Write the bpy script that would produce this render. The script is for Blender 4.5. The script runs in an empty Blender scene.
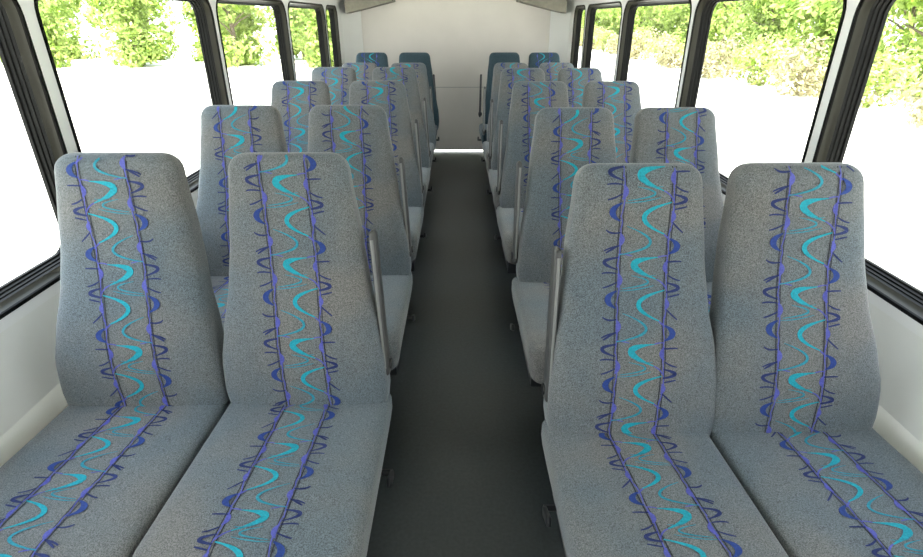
import bpy, math, random
from mathutils import Vector, Matrix
random.seed(7)
PI = math.pi
scn = bpy.context.scene
COL = scn.collection

# ------------------------------------------------------------------ materials
def new_mat(name):
    m = bpy.data.materials.new(name); m.use_nodes = True
    nt = m.node_tree
    return m, nt, nt.nodes['Principled BSDF']

def plain(name, col, rough=0.6, metal=0.0, spec=0.5, noise=0.0, nscale=40.0, bump=0.0):
    m, nt, b = new_mat(name)
    b.inputs['Base Color'].default_value = (*col, 1)
    b.inputs['Roughness'].default_value = rough
    b.inputs['Metallic'].default_value = metal
    b.inputs['Specular IOR Level'].default_value = spec
    if noise or bump:
        tc = nt.nodes.new('ShaderNodeTexCoord')
        n = nt.nodes.new('ShaderNodeTexNoise'); n.inputs['Scale'].default_value = nscale
        n.inputs['Detail'].default_value = 4
        nt.links.new(tc.outputs['Object'], n.inputs['Vector'])
        if noise:
            r = nt.nodes.new('ShaderNodeValToRGB')
            r.color_ramp.elements[0].position = .3; r.color_ramp.elements[1].position = .7
            r.color_ramp.elements[0].color = (*[c*(1-noise) for c in col], 1)
            r.color_ramp.elements[1].color = (*[min(1, c*(1+noise)) for c in col], 1)
            nt.links.new(n.outputs['Fac'], r.inputs['Fac'])
            nt.links.new(r.outputs['Color'], b.inputs['Base Color'])
        if bump:
            bp = nt.nodes.new('ShaderNodeBump'); bp.inputs['Strength'].default_value = bump
            bp.inputs['Distance'].default_value = .002
            nt.links.new(n.outputs['Fac'], bp.inputs['Height'])
            nt.links.new(bp.outputs['Normal'], b.inputs['Normal'])
    return m

def fabric(name, col, c2, contrast=.46):
    """heathered plush upholstery: fine fleck, wide mottling, sheen"""
    m, nt, b = new_mat(name)
    tc = nt.nodes.new('ShaderNodeTexCoord')
    fine = nt.nodes.new('ShaderNodeTexNoise'); fine.inputs['Scale'].default_value = 430
    fine.inputs['Detail'].default_value = 2
    big = nt.nodes.new('ShaderNodeTexNoise'); big.inputs['Scale'].default_value = 3.5
    big.inputs['Detail'].default_value = 3
    nt.links.new(tc.outputs['Object'], fine.inputs['Vector'])
    nt.links.new(tc.outputs['Object'], big.inputs['Vector'])
    rb = nt.nodes.new('ShaderNodeValToRGB')
    rb.color_ramp.elements[0].position = .38; rb.color_ramp.elements[1].position = .64
    rb.color_ramp.elements[0].color = (*col, 1); rb.color_ramp.elements[1].color = (*c2, 1)
    nt.links.new(big.outputs['Fac'], rb.inputs['Fac'])
    rf = nt.nodes.new('ShaderNodeValToRGB')
    rf.color_ramp.elements[0].position = .32; rf.color_ramp.elements[1].position = .68
    lo, hi = 1-contrast, 1+contrast
    rf.color_ramp.elements[0].color = (lo*.5, lo*.5, lo*.5, 1)
    rf.color_ramp.elements[1].color = (hi*.5, hi*.5, hi*.5, 1)
    nt.links.new(fine.outputs['Fac'], rf.inputs['Fac'])
    mx = nt.nodes.new('ShaderNodeVectorMath'); mx.operation = 'MULTIPLY'
    nt.links.new(rb.outputs['Color'], mx.inputs[0]); nt.links.new(rf.outputs['Color'], mx.inputs[1])
    m2 = nt.nodes.new('ShaderNodeVectorMath'); m2.operation = 'SCALE'; m2.inputs['Scale'].default_value = 2.0
    nt.links.new(mx.outputs[0], m2.inputs[0])
    nt.links.new(m2.outputs[0], b.inputs['Base Color'])
    bp = nt.nodes.new('ShaderNodeBump'); bp.inputs['Strength'].default_value = .35
    bp.inputs['Distance'].default_value = .002
    nt.links.new(fine.outputs['Fac'], bp.inputs['Height'])
    nt.links.new(bp.outputs['Normal'], b.inputs['Normal'])
    b.inputs['Roughness'].default_value = .95
    b.inputs['Specular IOR Level'].default_value = .15
    b.inputs['Sheen Weight'].default_value = .28
    b.inputs['Sheen Roughness'].default_value = .45
    return m

M = {}
M['fabric'] = fabric('grey_plush', (.116, .139, .152), (.162, .158, .148))
M['fabric_shaded'] = fabric('shaded_grey_plush', (.034, .062, .076), (.042, .068, .082))  # darker copy of the grey plush: rear-row shade put into its colour
def thread(name, col):
    m = plain(name, col, .85, noise=.22, nscale=260)
    return m
M['cyan'] = thread('cyan_thread', (.006, .29, .36))
M['cyan_thin'] = thread('pale_cyan_thread', (.02, .23, .30))
M['purple'] = thread('violet_blue_thread', (.085, .095, .38))
M['navy'] = thread('navy_thread', (.014, .026, .115))
M['blue'] = thread('royal_blue_thread', (.014, .042, .20))
M['piping'] = thread('charcoal_piping', (.035, .037, .045))
M['vinyl'] = plain('grey_vinyl', (.06, .06, .057), .42, noise=.08, nscale=60)
M['piping_grey'] = plain('pale_grey_piping', (.20, .20, .19), .5)
M['black_vinyl'] = plain('black_vinyl', (.022, .022, .024), .42)
M['black'] = plain('black_plastic', (.014, .014, .015), .35)
M['steel'] = plain('dark_steel', (.05, .052, .055), .4, metal=.6)
M['frame'] = plain('black_window_frame', (.004, .004, .0035), .5, spec=.12)
M['bevel'] = plain('olive_bronze_frame_bevel', (.035, .033, .024), .42, spec=.3)
M['wall'] = plain('white_wall_panel', (.82, .82, .79), .42, noise=.015, nscale=9)
M['pillar'] = plain('white_pillar', (.85, .85, .84), .4)
M['rear'] = plain('off_white_rear_panel', (.64, .60, .55), .30, noise=.03, nscale=4)
M['soffit'] = plain('olive_grey_soffit', (.20, .185, .15), .7, noise=.1, nscale=30)
M['seam'] = plain('grey_seam', (.25, .25, .24), .6)
M['floor'] = plain('charcoal_vinyl_floor', (.027, .033, .034), .42, noise=.22, nscale=90, bump=.12)
M['ceil'] = plain('white_ceiling', (.55, .55, .53), .7, noise=.02, nscale=8)
M['ground'] = plain('pale_gravel_ground', (.70, .68, .58), .95, noise=.22, nscale=1.3)
M['bark'] = plain('tree_bark', (.13, .10, .07), .9, noise=.3, nscale=12)

def glass():
    m = bpy.data.materials.new('window_glass'); m.use_nodes = True
    nt = m.node_tree; nt.nodes.clear()
    o = nt.nodes.new('ShaderNodeOutputMaterial'); mx = nt.nodes.new('ShaderNodeMixShader')
    t = nt.nodes.new('ShaderNodeBsdfTransparent'); t.inputs['Color'].default_value = (.95, .96, .95, 1)
    g = nt.nodes.new('ShaderNodeBsdfGlossy'); g.inputs['Roughness'].default_value = .02
    lw = nt.nodes.new('ShaderNodeLayerWeight'); lw.inputs['Blend'].default_value = .5
    pw = nt.nodes.new('ShaderNodeMath'); pw.operation = 'POWER'; pw.inputs[1].default_value = 4.0
    f = nt.nodes.new('ShaderNodeMath'); f.operation = 'MULTIPLY_ADD'; f.inputs[1].default_value = .22; f.inputs[2].default_value = .02
    nt.links.new(lw.outputs['Facing'], pw.inputs[0]); nt.links.new(pw.outputs[0], f.inputs[0])
    nt.links.new(f.outputs[0], mx.inputs['Fac']); nt.links.new(t.outputs[0], mx.inputs[1])
    nt.links.new(g.outputs[0], mx.inputs[2]); nt.links.new(mx.outputs[0], o.inputs['Surface'])
    return m
M['glass'] = glass()

def leaf(name, c1, c2):
    m = bpy.data.materials.new(name); m.use_nodes = True
    nt = m.node_tree; nt.nodes.clear()
    o = nt.nodes.new('ShaderNodeOutputMaterial'); mx = nt.nodes.new('ShaderNodeMixShader')
    d = nt.nodes.new('ShaderNodeBsdfDiffuse'); t = nt.nodes.new('ShaderNodeBsdfTranslucent')
    tc = nt.nodes.new('ShaderNodeTexCoord'); n = nt.nodes.new('ShaderNodeTexNoise')
    n.inputs['Scale'].default_value = 1.6; n.inputs['Detail'].default_value = 5
    r = nt.nodes.new('ShaderNodeValToRGB')
    r.color_ramp.elements[0].position = .36; r.color_ramp.elements[1].position = .62
    r.color_ramp.elements[0].color = (*c1, 1); r.color_ramp.elements[1].color = (*c2, 1)
    nt.links.new(tc.outputs['Object'], n.inputs['Vector']); nt.links.new(n.outputs['Fac'], r.inputs['Fac'])
    nt.links.new(r.outputs['Color'], d.inputs['Color']); nt.links.new(r.outputs['Color'], t.inputs['Color'])
    mx.inputs['Fac'].default_value = .35
    nt.links.new(d.outputs[0], mx.inputs[1]); nt.links.new(t.outputs[0], mx.inputs[2])
    nt.links.new(mx.outputs[0], o.inputs['Surface'])
    return m
M['leaf'] = leaf('green_leaves', (.13, .21, .035), (.37, .46, .15))
M['leaf2'] = leaf('yellow_green_leaves', (.22, .32, .05), (.47, .55, .19))
M['brush'] = leaf('dry_brush_leaves', (.26, .22, .13), (.44, .41, .24))

# ------------------------------------------------------------------ mesh helpers
class MB:
    def __init__(self): self.v = []; self.f = []; self.mi = []; self.mats = []
    def slot(self, m):
        if m not in self.mats: self.mats.append(m)
        return self.mats.index(m)
    def add(self, verts, faces, m):
        k = len(self.v); s = self.slot(m)
        self.v += [tuple(p) for p in verts]
        for f in faces: self.f.append(tuple(i+k for i in f)); self.mi.append(s)
    def box(self, x0, x1, y0, y1, z0, z1, m, rot=None, org=None):
        vs = [Vector((x, y, z)) for x in (x0, x1) for y in (y0, y1) for z in (z0, z1)]
        if rot is not None: vs = [rot @ (p-org) + org for p in vs]
        self.add(vs, [(0,1,3,2),(4,6,7,5),(0,4,5,1),(2,3,7,6),(0,2,6,4),(1,5,7,3)], m)
    def loops(self, loops, m, cap0=True, cap1=True, closed=False):
        n = len(loops[0]); vs = [p for L in loops for p in L]; fs = []
        R = len(loops)
        for i in range(R if closed else R-1):
            a = i*n; b = ((i+1) % R)*n
            for j in range(n):
                k = (j+1) % n
                fs.append((a+j, a+k, b+k, b+j))
        if not closed:
            if cap0: fs.append(tuple(range(n-1, -1, -1)))
            if cap1: fs.append(tuple((R-1)*n+j for j in range(n)))
        self.add(vs, fs, m)
    def tube(self, pts, r, m, n=10):
        pts = [Vector(p) for p in pts]; L = []
        for i, p in enumerate(pts):
            d = (pts[min(i+1, len(pts)-1)] - pts[max(i-1, 0)]).normalized()
            a = Vector((0,0,1)) if abs(d.z) < .9 else Vector((1,0,0))
            u = d.cross(a).normalized(); w = d.cross(u)
            rr = r[i] if isinstance(r, (list, tuple)) else r
            L.append([p + (u*math.cos(2*PI*j/n) + w*math.sin(2*PI*j/n))*rr for j in range(n)])
        self.loops(L, m)
    def build(self, name, parent=None, smooth=True, loc=None, bevel=0):
        me = bpy.data.meshes.new(name); me.from_pydata(self.v, [], self.f)
        for m in self.mats: me.materials.append(m)
        me.polygons.foreach_set('material_index', self.mi)
        import bmesh
        bm = bmesh.new(); bm.from_mesh(me)
        bmesh.ops.recalc_face_normals(bm, faces=bm.faces); bm.to_mesh(me); bm.free()
        if smooth:
            me.polygons.foreach_set('use_smooth', [True]*len(me.polygons))
            me.set_sharp_from_angle(angle=math.radians(42))
        o = bpy.data.objects.new(name, me); COL.objects.link(o)
        if parent: o.parent = parent
        if loc: o.location = loc
        if bevel:
            b = o.modifiers.new('Bevel', 'BEVEL'); b.width = bevel; b.segments = 2; b.limit_method = 'ANGLE'
        return o

def empty(name, loc, label, cat, group=None, rz=0):
    o = bpy.data.objects.new(name, None); COL.objects.link(o)
    o.location = loc; o.rotation_euler.z = rz; o.empty_display_size = .1
    o['label'] = label; o['category'] = cat
    if group: o['group'] = group
    return o
def struct(o): o['kind'] = 'structure'; return o

def lerp_table(tab, x):
    if x <= tab[0][0]: return tab[0][1]
    for (a, fa), (b, fb) in zip(tab, tab[1:]):
        if x <= b:
            t = (x-a)/(b-a); t = t*t*(3-2*t)*.5 + t*.5
            return fa + (fb-fa)*t
    return tab[-1][1]

# ------------------------------------------------------------------ woven stripe pattern
# strokes in stripe units: a across (-1..1 between the seams), v along (one repeat = 1); (p0, mid, p1), (w0, wm, w1), colour
STROKES = [
 # cyan ribbon
 ((.62,-.085), (-.36,.0), (.60,.17), (.03,.30,.04), 'cyan'),
 ((-.45,.125), (.26,.205), (-.80,.275), (.02,.08,.03), 'cyan_thin'),
 ((.95,.295), (-.10,.455), (.78,.65), (.05,.20,.05), 'cyan'),
 ((-.75,.56), (.24,.75), (-1.0,.885), (.025,.12,.04), 'cyan_thin'),
 ((.60,-.085), (.8,-.10), (1.0,-.10), (.05,.05,.04), 'purple'),
 ((-.9,.30), (-.2,.285), (.5,.24), (.02,.045,.02), 'cyan_thin'),
 ((-.4,.05), (.05,.12), (.55,.12), (.02,.05,.02), 'cyan_thin'),
 # left border
 ((-1.02,-.22), (-1.35,-.195), (-1.62,-.16), (.05,.07,.05), 'navy'),
 ((-1.0,-.085), (-1.58,-.03), (-1.03,.055), (.07,.15,.05), 'navy'),
 ((-1.66,.10), (-1.4,.09), (-1.05,.10), (.05,.07,.05), 'navy'),
 ((-1.60,.265), (-1.35,.245), (-1.02,.20), (.05,.07,.05), 'navy'),
 ((-1.02,.30), (-1.38,.40), (-1.04,.50), (.06,.26,.06), 'blue'),
 ((-1.32,.34), (-1.46,.40), (-1.32,.46), (.03,.07,.03), 'navy'),
 ((-1.58,.60), (-1.35,.635), (-1.0,.63), (.05,.08,.05), 'navy'),
 ((-1.54,.865), (-1.35,.83), (-1.0,.775), (.05,.08,.05), 'navy'),
 # right border
 ((1.02,-.30), (1.34,-.205), (1.02,-.125), (.06,.26,.06), 'blue'),
 ((1.28,-.27), (1.44,-.205), (1.28,-.15), (.03,.07,.03), 'navy'),
 ((1.0,-.03), (1.3,-.035), (1.58,-.035), (.05,.07,.05), 'navy'),
 ((1.05,.12), (1.32,.165), (1.58,.185), (.05,.07,.05), 'navy'),
 ((1.02,.21), (1.52,.27), (1.02,.32), (.06,.15,.08), 'navy'),
 ((1.1,.375), (1.35,.36), (1.58,.345), (.05,.07,.05), 'navy'),
 ((1.0,.50), (1.25,.57), (1.52,.635), (.05,.07,.05), 'navy'),
 # violet creeping along the seams, with knots
 ((-1.0,-.42), (-.97,-.20), (-1.05,.02), (.03,.05,.03), 'purple'),
 ((-1.02,.0), (-.93,.24), (-1.04,.46), (.03,.05,.03), 'purple'),
 ((-1.04,.44), (-.96,.52), (-1.02,.60), (.03,.05,.03), 'purple'),
 ((-1.0,.10), (-.90,.18), (-1.02,.26), (.06,.21,.05), 'purple'),
 ((-1.0,-.36), (-.92,-.29), (-1.02,-.21), (.06,.22,.05), 'purple'),
 ((1.03,-.16), (.96,.02), (1.02,.20), (.03,.05,.03), 'purple'),
 ((1.02,-.05), (.92,.03), (1.03,.10), (.06,.20,.06), 'purple'),
 ((1.0,.18), (1.06,.42), (1.0,.62), (.03,.05,.03), 'purple'),
 ((1.0,.39), (1.08,.455), (1.0,.52), (.05,.19,.05), 'purple'),
 ((1.0,.58), (.95,.70), (1.02,.86), (.03,.05,.03), 'purple'),
 ((-.98,-.125), (-.75,-.12), (-.45,-.10), (.05,.05,.03), 'purple'),
 ((.6,.17), (.85,.215), (1.02,.28), (.04,.06,.05), 'purple'),
 ((.75,.65), (.92,.69), (1.05,.72), (.05,.07,.05), 'purple'),
]
PERIOD, HS = .202, .056

def stripe(mb, surf, s0, s1, cx0, cx1, phase, flip, strength_rows=1):
    """surf(x, s) -> (point, normal); ribbons lie one thread above the cloth"""
    cx = lambda s: cx0 + (cx1-cx0)*((s-s0)/(s1-s0))
    def ribbon(pts, ws, m, lift):
        vs = []; n = len(pts)
        for i in range(n):
            p = Vector(pts[i]); d = Vector(pts[min(i+1, n-1)]) - Vector(pts[max(i-1, 0)])
            if d.length < 1e-9: d = Vector((1, 0))
            d.normalize(); q = Vector((-d.y, d.x))*ws[i]*.5
            for sg in (-1, 1):
                e = p + q*sg
                P, N = surf(e.x, e.y); vs.append(P + N*lift)
        mb.add(vs, [(2*i, 2*i+1, 2*i+3, 2*i+2) for i in range(n-1)], m)
    # seams: a pair of dark piping lines each side
    for a in (-1, 1):
        for da in (-.075, .075):
            pts = []; N = 44
            for i in range(N+1):
                s = s0 + (s1-s0)*i/N
                pts.append((cx(s) + (a*(1) + da*a)*HS, s))
            ribbon(pts, [.0026]*len(pts), M['piping'], .0008)
    k0 = int(math.floor((s0)/PERIOD)) - 2; k1 = int(math.ceil(s1/PERIOD)) + 2
    sgn = -1 if flip else 1
    for k in range(k0, k1):
        for si, (p0, pm, p1, w, cn) in enumerate(STROKES):
            c = (2*pm[0]-(p0[0]+p1[0])/2, 2*pm[1]-(p0[1]+p1[1])/2)
            pts = []; ws = []; n = 12
            for i in range(n+1):
                t = i/n
                a = (1-t)**2*p0[0] + 2*t*(1-t)*c[0] + t*t*p1[0]
                v = (1-t)**2*p0[1] + 2*t*(1-t)*c[1] + t*t*p1[1]
                s = (v + k + phase)*PERIOD
                if s < s0 or s > s1: continue
                pts.append((cx(s) + sgn*a*HS, s))
                e = 4*t*(1-t)
                wl = w[0]*(1-t) + w[2]*t
                ws.append((wl + (w[1]-wl)*e**1.5)*HS)
            if len(pts) > 2: ribbon(pts, ws, M[cn], .0012 + .0002*(si % 4))

# ------------------------------------------------------------------ bus seats
TH = math.radians(12)
WT = [(0,.137),(.05,.146),(.2,.164),(.32,.177),(.45,.199),(.53,.212),(.61,.216),(.67,.209),(.74,.18)]
HD = [(0,.040),(.25,.05),(.5,.066),(.74,.066)]
LB = .65

def make_back(parent, cxl, lean, th, zc, stripe_c, phase, flip, mat, wsc, plain_back=False):
    """cxl: local x of the back's middle at the crease; lean: sideways offset of its top"""
    O = Vector((cxl, 0, zc)); U = Vector((0, math.sin(th), math.cos(th))); Nn = Vector((0, -math.cos(th), math.sin(th)))
    n = 4.6; R = .034
    def wf(s):
        w = lerp_table(WT, s)*wsc
        if s < R: w -= R - math.sqrt(max(0, R*R-(R-s)**2))
        return w
    def hf(s):
        h = lerp_table(HD, s); r = .030
        if s < r: h -= (r - math.sqrt(max(0, r*r-(r-s)**2)))
        return h
    h0 = lerp_table(HD, .4)
    def bulge(s): return .026*math.exp(-((s-.50)/.15)**2) - .006*math.exp(-((s-.22)/.12)**2)
    def base(s): return O + Vector((lean*(1-s/LB), 0, 0)) + U*(LB-s) + Nn*(bulge(s) - lerp_table(HD, s))
    def surf(x, s):
        def P(x, s):
            w = wf(s); h = hf(s); q = min(.999, abs(x)/w)
            return base(s) + Vector((x, 0, 0)) + Nn*(h*(1-q**n)**(1/n))
        e = .002; p = P(x, s)
        nx = P(x+e, s)-P(x-e, s); ns = P(x, s+e)-P(x, max(.0005, s-e))
        N = ns.cross(nx).normalized()
        if N.dot(Nn) < 0: N = -N
        return p, N
    mb = MB(); L = []; K = 56
    ss = [0,.002,.006,.012,.02,.03,.042] + [.042 + (.72-.042)*i/26 for i in range(1, 27)]
    for s in reversed(ss):
        w, h = wf(s), hf(s); b = base(s); ring = []
        for j in range(K):
            a = 2*PI*j/K; c, si = math.cos(a), math.sin(a)
            x = w*math.copysign(abs(c)**(2/n), c); y = h*math.copysign(abs(si)**(2/n), si)
            ring.append(b + Vector((x, 0, 0)) + Nn*y)
        L.append(ring)
    mb.loops(L, mat)
    if not plain_back:
        stripe(mb, surf, .006, .70, stripe_c[0], stripe_c[1], phase, flip)
    return mb.build('backrest', parent)

def make_cushion(parent, cxl, CW, zc, stripe_c, phase, flip, mat):
    n = 6.5; T0, T1 = -.06, .515; HZ = .062
    def top(t): return zc + .006 + .025*max(0, t)/.44 - .035*max(0, (t-.43)/.085)**2.2
    def ef(t):
        r = .05; e = T1 - t
        return (r - math.sqrt(max(0, r*r-(r-e)**2))) if e < r else 0
    def P(x, t):
        w = CW - ef(t)*.7; h = HZ - ef(t)*.9; q = min(.999, abs(x)/w)
        return Vector((cxl + x, -t, top(t) - HZ + h*(1-q**n)**(1/n)))
    def surf(x, t):
        e = .002; p = P(x, t); N = (P(x+e, t)-P(x-e, t)).cross(P(x, t-e)-P(x, t+e)).normalized()
        if N.z < 0: N = -N
        return p, N
    mb = MB(); L = []; K = 56
    ts = [T0 + (.465-T0)*i/20 for i in range(21)] + [.475,.485,.495,.505,.511,.515]
    for t in ts:
        w = CW - ef(t)*.7; h = HZ - ef(t)*.9; ring = []
        for j in range(K):
            a = 2*PI*j/K; c, si = math.cos(a), math.sin(a)
            x = w*math.copysign(abs(c)**(2/n), c); z = h*math.copysign(abs(si)**(2/n), si)
            # the cover tucks in under the cushion
            if z < 0: x *= 1 - .09*(z/HZ)**2
            ring.append(Vector((cxl + x, -t, top(t) - HZ + z*(1.1 if z < 0 else 1))))
        L.append(ring)
    mb.loops(L, mat)
    stripe(mb, surf, -.02, .502, stripe_c[0], stripe_c[1], phase, flip)
    return mb.build('seat_cushion', parent)

def rounded_bar(mb, A, B, w, d, ux, uy, m, n=20, e=4.0):
    """bar from A to B, section w (along ux) by d (along uy), rounded ends"""
    A, B = Vector(A), Vector(B); ax = (B-A); Ln = ax.length; ax.normalize(); L = []
    r = min(w, d)*.55
    for t in (0, .003, .008, .015, .025, .5*Ln, Ln-.025, Ln-.015, Ln-.008, Ln-.003, Ln):
        dd = min(t, Ln-t); k = 0 if dd >= r else r-math.sqrt(max(0, r*r-(r-dd)**2))
        ring = []
        for j in range(n):
            a = 2*PI*j/n; c, s = math.cos(a), math.sin(a)
            ring.append(A + ax*t + ux*(max(.001, w/2-k)*math.copysign(abs(c)**(2/e), c)) + uy*(max(.001, d/2-k)*math.copysign(abs(s)**(2/e), s)))
        L.append(ring)
    mb.loops(L, m)

AISLE = {-1: .202, 1: .198}
HWA = {-1: .217, 1: .2045}; HWW = {-1: .211, 1: .2095}      # half widths of the aisle and window cushions
BACKS = {-1: (-.42, -.008, -.853, .026), 1: (.414, -.026, .816, -.084)}   # aisle middle, lean, window middle, lean

def make_unit(side, ycrease, label, row, th_a=TH, th_w=TH, dz=0, sc=None, mat='fabric', arm='vinyl', ph=None, flips=None):
    """side -1 left / +1 right of the aisle; local x measured from the unit's middle"""
    W2 = HWA[side] + HWW[side] + .003
    mid = AISLE[side] + W2
    root = empty('double_bus_seat', (side*mid, ycrease, 0), label, 'bus seat', 'double bus seats in two columns along the aisle')
    xa = -side*(W2 - HWA[side]); xw = side*(W2 - HWW[side])        # aisle seat, window seat (local)
    B = list(BACKS[side]); m0 = side*mid; wsc = 1.0 if side < 0 else .98
    if side > 0 and row > 0:
        B[0] += .012; B[1] += .01; B[2] += .020; B[3] += .026
    if row == 4: B[0] += .018; B[2] += .02
    if row == 5: B[0] += .02; B[2] += .022
    zc = .437 + dz
    rnd = random.Random(row*10 + side)
    sc = sc or {k: (rnd.uniform(-.014, .014), rnd.uniform(-.014, .014)) for k in ('ba', 'bw', 'ca', 'cw')}
    ph = ph or {k: rnd.random() for k in ('ba', 'bw', 'ca', 'cw')}
    flips = flips or {k: rnd.random() < .5 for k in ('ba', 'bw', 'ca', 'cw')}
    make_back(root, B[0]-m0, B[1], th_a, zc, sc['ba'], ph['ba'], flips['ba'], M[mat], wsc, plain_back=(mat == 'fabric_shaded'))
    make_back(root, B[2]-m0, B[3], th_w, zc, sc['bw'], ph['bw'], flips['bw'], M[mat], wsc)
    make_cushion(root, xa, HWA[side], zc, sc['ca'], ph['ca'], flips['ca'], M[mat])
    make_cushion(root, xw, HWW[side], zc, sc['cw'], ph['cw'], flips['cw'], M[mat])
    # folded-up armrest on the aisle side
    U = Vector((0, math.sin(th_a), math.cos(th_a))); N = Vector((0, -math.cos(th_a), math.sin(th_a))); X = Vector((1, 0, 0))
    xe = -side*(W2 - .006); O = Vector((xe, 0, zc))      # aisle edge (local)
    a = MB(); base = O - N*.040
    tl = X*(side*(.024 if side < 0 else .010))             # leans inwards with the back
    A = base + U*.07; E = base + U*.46 + tl
    rounded_bar(a, A, E, .019, .046, X, N, M[arm])
    ar = a.build('armrest', root)
    pm = M['piping_grey'] if arm == 'vinyl' else M[arm]
    g = MB(); g.tube([A.lerp(E, t) + N*.0225 + X*(side*.002) for t in (.06, .3, .6, .94)], .0042, pm, 8)
    g.build('armrest_piping', ar)
    p = MB(); p.tube([A + U*.03 + X*(side*.02), A + U*.03 - X*(side*.013)], .015, M['black'], 14)
    p.build('armrest_pivot', ar)
    # recline lever below the cushion's aisle edge
    l = MB(); xe = -side*(W2-.004); lx = xe - side*.020
    rounded_bar(l, (lx, -.13, zc-.115), (lx, -.19, zc-.085), .012, .024, X, Vector((0, .5, .87)), M['black'])
    l.tube([(xe + side*.05, -.12, zc-.12), (lx, -.12, zc-.12)], .008, M['black'], 8)
    l.build('recline_lever', root)
    # frame, legs
    f = MB(); zf = zc - .155 - .05
    f.box(-W2+.03, W2-.03, -.38, -.34, zf, zf+.045, M['steel'])
    f.box(-W2+.03, W2-.03, -.04, .00, zf, zf+.045, M['steel'])
    for xx in (-W2+.03, -.02, W2-.07): f.box(xx, xx+.04, -.34, -.04, zf, zf+.04, M['steel'])
    for c in (xa, xw): f.box(c-.17, c+.17, -.36, .0, zf+.042, zf+.06, M['steel'])
    # upright plates carrying the backs
    for c in (xa, xw):
        for e in (-.15, .12):
            f.box(c+e, c+e+.03, .03, .055, zf, zc+.02, M['steel'])
    f.build('seat_frame', root, smooth=False, bevel=.004)
    for xx in (-side*(W2-.16), side*(W2-.16)):
        g = MB()
        g.box(xx-.02, xx+.02, -.22, -.16, .02, zf+.002, M['steel'])
        g.box(xx-.035, xx+.035, -.40, .02, 0, .022, M['steel'])
        g.build('leg', root, smooth=False, bevel=.004)
    return root

ordinal = ['nearest', 'second', 'third', 'fourth', 'fifth', 'last']
YL = [1.28, 2.07, 2.93, 3.78, 4.60, 5.42]
YR = [1.165, 2.00, 2.90, 3.70, 4.60, 5.42]
for side, YS, sn in ((-1, YL, 'left'), (1, YR, 'right')):
    for r, yt in enumerate(YS):
        kw = {}
        if r == 0:
            lab = f'nearest grey patterned double bus seat on the {sn} of the aisle'
            if side < 0:
                kw = dict(sc=dict(ba=(-.008,.014), bw=(-.022,.022), ca=(.004,-.008), cw=(.012,-.01)),
                          ph=dict(ba=.34, bw=.40, ca=.88, cw=.36), flips=dict(ba=False, bw=True, ca=True, cw=True))
            else:
                kw = dict(sc=dict(ba=(.016,-.010), bw=(.022,-.026), ca=(.0,.035), cw=(.0,.02)),
                          ph=dict(ba=.12, bw=.45, ca=.30, cw=.50), flips=dict(ba=False, bw=False, ca=True, cw=True))
            kw['th_w'] = math.radians(10)
        elif r == 4:
            lab = f'fifth grey double bus seat, {sn} of aisle, just before the shade-darkened one'
            kw = dict(th_a=math.radians(22.5), th_w=math.radians(22.5))
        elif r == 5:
            lab = f'shade-darkened grey double bus seat against the rear wall, {sn} of the aisle'
            kw = dict(mat='fabric_shaded', arm='black_vinyl')
        else:
            lab = f'{ordinal[r]} grey patterned double bus seat from the front, {sn} of the aisle'
        make_unit(side, yt - .135, lab, r, **kw)

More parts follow.
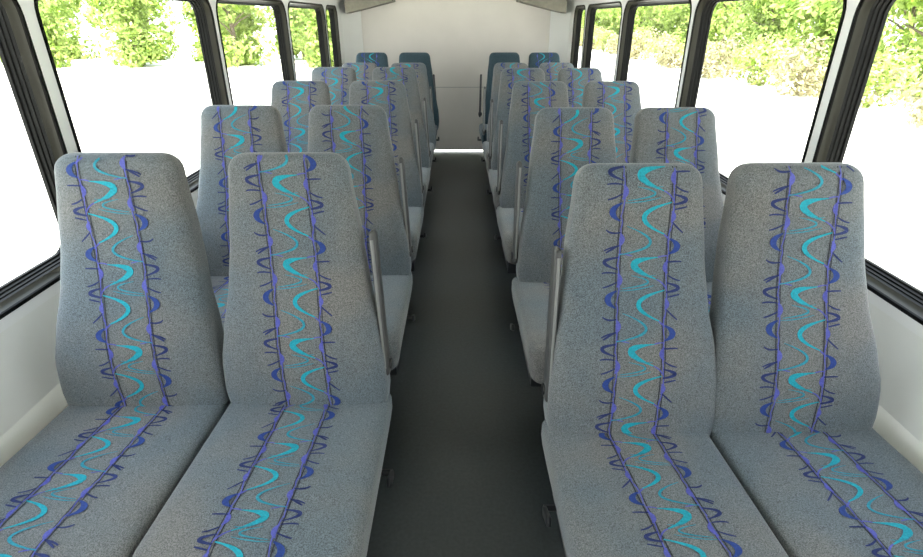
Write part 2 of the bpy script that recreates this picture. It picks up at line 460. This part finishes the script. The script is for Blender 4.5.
# ------------------------------------------------------------------ bus shell
XL, XR = -1.145, 1.105
YF, YB = -3.2, 6.085
Z0, Z1 = .70, 1.452
def rrect(y0, y1, z0, z1, r, k=7):
    pts = []; tag = []
    for (cy, cz, a0, cor) in ((y1-r, z0+r, -PI/2, (1, 0)), (y1-r, z1-r, 0, (1, 1)), (y0+r, z1-r, PI/2, (0, 1)), (y0+r, z0+r, PI, (0, 0))):
        for i in range(k+1):
            a = a0 + PI/2*i/k
            pts.append((cy + r*math.cos(a), cz + r*math.sin(a))); tag.append(cor)
    return pts, tag
wn = [0]
def side_wall(name, X, out, holes):
    """out = -1 (left) or +1: outward x direction"""
    w = MB(); m = M['wall']; th = .045
    def slab(y0, y1, z0, z1, mm=m): w.box(min(X, X+out*th), max(X, X+out*th), y0, y1, z0, z1, mm)
    slab(YF, YB, 0, Z0-.04)
    slab(YF, YB, Z1+.04, 1.56)
    cells = []; prev = YF
    for i, (a, b) in enumerate(holes):
        nxt = holes[i+1][0] if i+1 < len(holes) else None
        end = (b+nxt)/2 if nxt else b+.04
        cells.append((prev if i else a-.04, end, a, b)); prev = end
    if cells[0][0] > YF: slab(YF, cells[0][0], Z0-.04, Z1+.04)
    slab(cells[-1][1], YB, Z0-.04, Z1+.04)
    for (c0, c1, a, b) in cells:
        R = .09
        hp, tg = rrect(a, b, Z0, Z1, R)
        op = [((c1 if t[0] else c0), (Z1+.04 if t[1] else Z0-.04)) for t in tg]
        L = [[Vector((x, p[0], p[1])) for p in pp] for (x, pp) in ((X, op), (X, hp), (X+out*th, hp), (X+out*th, op))]
        w.loops(L, M['pillar'], closed=True)
    # ledge rail the seats bolt to
    w.box(min(X, X-out*.035), max(X, X-out*.035), YF, YB, .30, .385, m)
    L = []
    for y in (YF, YB):
        L.append([Vector((X, y, .385)), Vector((X-out*.035, y, .385)), Vector((X, y, .43))])
    w.loops(L, m)
    struct(w.build(name, smooth=False))
    for (c0, c1, a, b) in cells:
        wn[0] += 1
        f = MB()
        prof = [(-.008,-.004), (.002,-.004), (.004,.001), (.006,.008), (.010,.015), (.016,.021), (.017,.030), (.020,.032), (.020,.042), (.024,.044), (.024,.054), (.029,.056), (.029,.066), (-.004,.066), (-.004,.002), (-.008,.001)]
        L = []
        for (ins, dp) in prof:
            pp, _ = rrect(a+ins, b-ins, Z0+ins, Z1-ins, max(.02, .09-ins))
            L.append([Vector((X+out*dp, p[0], p[1])) for p in pp])
        f.loops(L[2:6], M['bevel'], cap0=False, cap1=False)
        f.loops(L[5:] + L[:3], M['frame'], cap0=False, cap1=False)
        fo = struct(f.build(f'window_{wn[0]}'))
        g = MB(); ins = .025
        pp, _ = rrect(a+ins, b-ins, Z0+ins, Z1-ins, .06)
        g.loops([[Vector((X+out*.058, p[0], p[1])) for p in pp], [Vector((X+out*.062, p[0], p[1])) for p in pp]], M['glass'])
        g.build('pane', fo, smooth=False)

side_wall('wall_left', XL, -1, [(-1.93,-.79), (-.73,.41), (.47,1.562), (1.628,2.78), (2.84,3.98), (4.04,5.15), (5.21,5.69)])
side_wall('wall_right', XR, 1, [(-1.83,-.65), (-.59,.52), (.58,1.675), (1.735,2.81), (2.87,4.01), (4.07,5.15), (5.21,5.69)])

# floor
b = MB(); b.box(XL-.045, XR+.045, YF, YB+.02, -.06, 0, M['floor'])
struct(b.build('floor', smooth=False))
# ceiling with coves
b = MB(); sec = []
for i in range(9):
    a = PI/2*i/8; sec.append((XL + .32*(1-math.cos(a)) - .0, 1.56 + .32*math.sin(a)))
for i in range(9):
    a = PI/2*(1-i/8); sec.append((XR - .32*(1-math.cos(a)), 1.56 + .32*math.sin(a)))
outer = [(x*1.0 + (-.045 if x < 0 else .045), z+.045) for x, z in sec]
ring = sec + outer[::-1]
L = [[Vector((x, y, z)) for x, z in ring] for y in (YF, YB+.02)]
fs = MB(); k = len(sec)
vs = [p for R in L for p in R]; n = len(ring); faces = []
for j in range(n): faces.append((j, (j+1) % n, n+(j+1) % n, n+j))
for j in range(k-1):
    q = (j, j+1, n-2-j, n-1-j); faces.append(q); faces.append(tuple(n+i for i in q))
fs.add(vs, faces, M['ceil']); struct(fs.build('ceiling'))
# rear wall: raised clear of the floor so daylight shows under it
b = MB()
b.box(XL-.045, XR+.045, YB, YB+.04, .022, .685, M['rear'])
b.box(XL-.045, XR+.045, YB, YB+.04, .691, 1.92, M['rear'])
b.box(XL, XR, YB+.008, YB+.03, .68, .695, M['seam'])
struct(b.build('wall_rear', smooth=False))
# unseen front wall behind the camera; windscreen opening sized to balance the light
b = MB()
b.box(XL-.045, XR+.045, YF-.05, YF, -.06, 1.0, M['wall']); b.box(XL-.045, XR+.045, YF-.05, YF, 1.62, 1.925, M['wall'])
b.box(XL-.045, XL+.16, YF-.05, YF, 1.0, 1.62, M['wall']); b.box(XR-.16, XR+.045, YF-.05, YF, 1.0, 1.62, M['wall'])
struct(b.build('wall_front', smooth=False))
# chamfered rear corners
for i, (X, s) in enumerate(((XL, 1), (XR, -1))):
    b = MB()
    L = [[Vector((X, YB-.20, z)), Vector((X+s*.165, YB-.001, z)), Vector((X, YB-.001, z))] for z in (.0, 1.6)]
    b.loops(L, M['wall']); struct(b.build(f'trim_{i+1}', smooth=False))
    b = MB()
    L = [[Vector((X+s*.07, y, 1.395)), Vector((X+s*.52, y, 1.50)), Vector((X+s*.52, y, 1.60)), Vector((X+s*.07, y, 1.60))] for y in (YB-.34, YB-.002)]
    b.loops(L, M['soffit']); struct(b.build(f'trim_{i+3}', smooth=False))

# ------------------------------------------------------------------ outside
GZ = -.92
b = MB(); b.add([(-90, -40, GZ), (90, -40, GZ), (90, 120, GZ), (-90, 120, GZ)], [(0, 1, 2, 3)], M['ground'])
struct(b.build('ground', smooth=False))

def crown_mesh(name, n, rx, rz, zc, size, mats, seed, lumps=14):
    r = random.Random(seed); mb = MB(); cl = []
    for i in range(lumps):
        a = r.uniform(0, 2*PI); q = r.random()**.5
        cl.append((q*rx*.75*math.cos(a), q*rx*.75*math.sin(a), zc + r.uniform(-.8, .8)*rz, r.uniform(.45, .8)*rx*.6))
    for i in range(n):
        c = r.choice(cl)
        d = Vector((r.gauss(0, 1), r.gauss(0, 1), r.gauss(0, 1))).normalized()*c[3]*r.uniform(.75, 1.08)
        p = Vector(c[:3]) + d
        nrm = (d.normalized()*1.1 + Vector((r.uniform(-1, 1), r.uniform(-1, 1), r.uniform(-.4, 1)))).normalized()
        u = nrm.orthogonal().normalized(); v = nrm.cross(u); a = r.uniform(0, 2*PI)
        u, v = u*math.cos(a)+v*math.sin(a), v*math.cos(a)-u*math.sin(a)
        s = size*r.uniform(.6, 1.3)
        if p.z < .02: continue
        mb.add([p-u*s, p-v*s*.5, p+u*s, p+v*s*.5], [(0, 1, 2, 3)], M[mats[0 if r.random() < .65 else 1]])
    o = mb.build(name, smooth=False); return o

def trunk_mesh(h, seed):
    r = random.Random(seed); mb = MB()
    pts = [(0, 0, -.05)]; 
    for i in range(1, 6): pts.append((r.uniform(-.12, .12), r.uniform(-.12, .12), h*i/5))
    mb.tube(pts, [.17, .13, .11, .09, .07, .04], M['bark'], 9)
    for i in range(5):
        a = r.uniform(0, 2*PI); z = h*r.uniform(.3, .8)
        mb.tube([(0, 0, z), (.5*math.cos(a), .5*math.sin(a), z+.4), (1.1*math.cos(a), 1.1*math.sin(a), z+.7)], [.06, .045, .02], M['bark'], 7)
    return mb.build('trunk', smooth=True)

protos = []
def plant(kind, x, y, s, rz, label, cat, group, v):
    key = (kind, v)
    root = empty(kind, (x, y, GZ), label, cat, group, rz)
    root.scale = (s, s, s)
    src = next((p for p in protos if p[0] == key), None)
    if src is None:
        if kind == 'leafy_tree':
            kids = [crown_mesh('crown', 4600, 1.95, 2.3, 2.0, .15, [('leaf', 'leaf2'), ('leaf2', 'leaf')][v % 2], 50+v, 20), trunk_mesh(4.2, 60+v)]
        else:
            kids = [crown_mesh('branches', 1300, 1.3, .75, .75, .10, ('leaf2', 'brush') if v % 2 == 0 else ('brush', 'brush'), 80+v, 10)]
        protos.append((key, kids))
    else:
        kids = []
        for k in src[1]:
            c = k.copy(); COL.objects.link(c); kids.append(c)
    for k in kids: k.parent = root
    return root
r = random.Random(3)
for i in range(16):
    plant('leafy_tree', -36 + (i//2)*4.9 + (i%2)*2.4 + r.uniform(-.15, .15), 30.2 + (i%2)*5.0 + r.uniform(-.2, .2), r.uniform(.90, .97)*(1+.12*(i%2)), r.uniform(0, 6), 'leafy green tree in the row beyond the left windows', 'tree', 'trees beyond the left windows', i % 3)
for i in range(28):
    plant('leafy_tree', 14.6 + (i%2)*4.9 + r.uniform(-.2, .2), 8 + (i//2)*4.9 + (i%2)*2.4 + r.uniform(-.12, .12), r.uniform(.90, .97)*(1+.12*(i%2)), r.uniform(0, 6), 'leafy green tree in the row beyond the right windows', 'tree', 'trees beyond the right windows', i % 3)
for i in range(19):
    plant('low_bush', 11.2 + r.uniform(-.5, .2), 10 + i*2.75, r.uniform(.8, .93), r.uniform(0, 6), 'low olive and brown bush at the foot of the trees beyond the right windows', 'bush', 'low bushes beyond the right windows', i % 2)

# ------------------------------------------------------------------ daylight
w = bpy.data.worlds.new('World'); scn.world = w; w.use_nodes = True
nt = w.node_tree; bg = nt.nodes['Background']
tc = nt.nodes.new('ShaderNodeTexCoord'); sx = nt.nodes.new('ShaderNodeSeparateXYZ')
rp = nt.nodes.new('ShaderNodeValToRGB')
rp.color_ramp.elements[0].position = .45; rp.color_ramp.elements[0].color = (1, 1, .98, 1)
rp.color_ramp.elements[1].position = 1.0; rp.color_ramp.elements[1].color = (.62, .78, 1, 1)
mr = nt.nodes.new('ShaderNodeMath'); mr.operation = 'MULTIPLY_ADD'; mr.inputs[1].default_value = .5; mr.inputs[2].default_value = .5
nt.links.new(tc.outputs['Generated'], sx.inputs[0]); nt.links.new(sx.outputs['Z'], mr.inputs[0])
nt.links.new(mr.outputs[0], rp.inputs['Fac']); gx = nt.nodes.new('ShaderNodeMath'); gx.operation = 'MULTIPLY_ADD'; gx.inputs[1].default_value = -.3; gx.inputs[2].default_value = 1.05
nt.links.new(sx.outputs['X'], gx.inputs[0])                      # the sky is brighter on the left
vm = nt.nodes.new('ShaderNodeVectorMath'); vm.operation = 'SCALE'
nt.links.new(rp.outputs['Color'], vm.inputs[0]); nt.links.new(gx.outputs[0], vm.inputs['Scale'])
nt.links.new(vm.outputs[0], bg.inputs['Color'])
bg.inputs['Strength'].default_value = 1.0
sd = bpy.data.lights.new('sun', 'SUN'); sd.energy = 4.5; sd.angle = math.radians(3); sd.color = (1, .96, .9)
so = bpy.data.objects.new('sun', sd); COL.objects.link(so)
so.rotation_euler = (math.radians(33), 0, 0)     # shines towards +y, down
so.location = (0, -6, 8)

# ------------------------------------------------------------------ camera
cd = bpy.data.cameras.new('camera'); co = bpy.data.objects.new('camera', cd); COL.objects.link(co)
cd.sensor_width = 36; cd.lens = 540/923*36; cd.clip_start = .02; cd.clip_end = 400
co.location = (-.02, 0, 1.36)
co.rotation_euler = (math.radians(90-25.8), 0, -.0092)
scn.camera = co
scn.view_settings.view_transform = 'Standard'; scn.view_settings.look = 'None'
scn.view_settings.gamma = 1; scn.view_settings.exposure = 2.4
scn.view_settings.use_curve_mapping = False
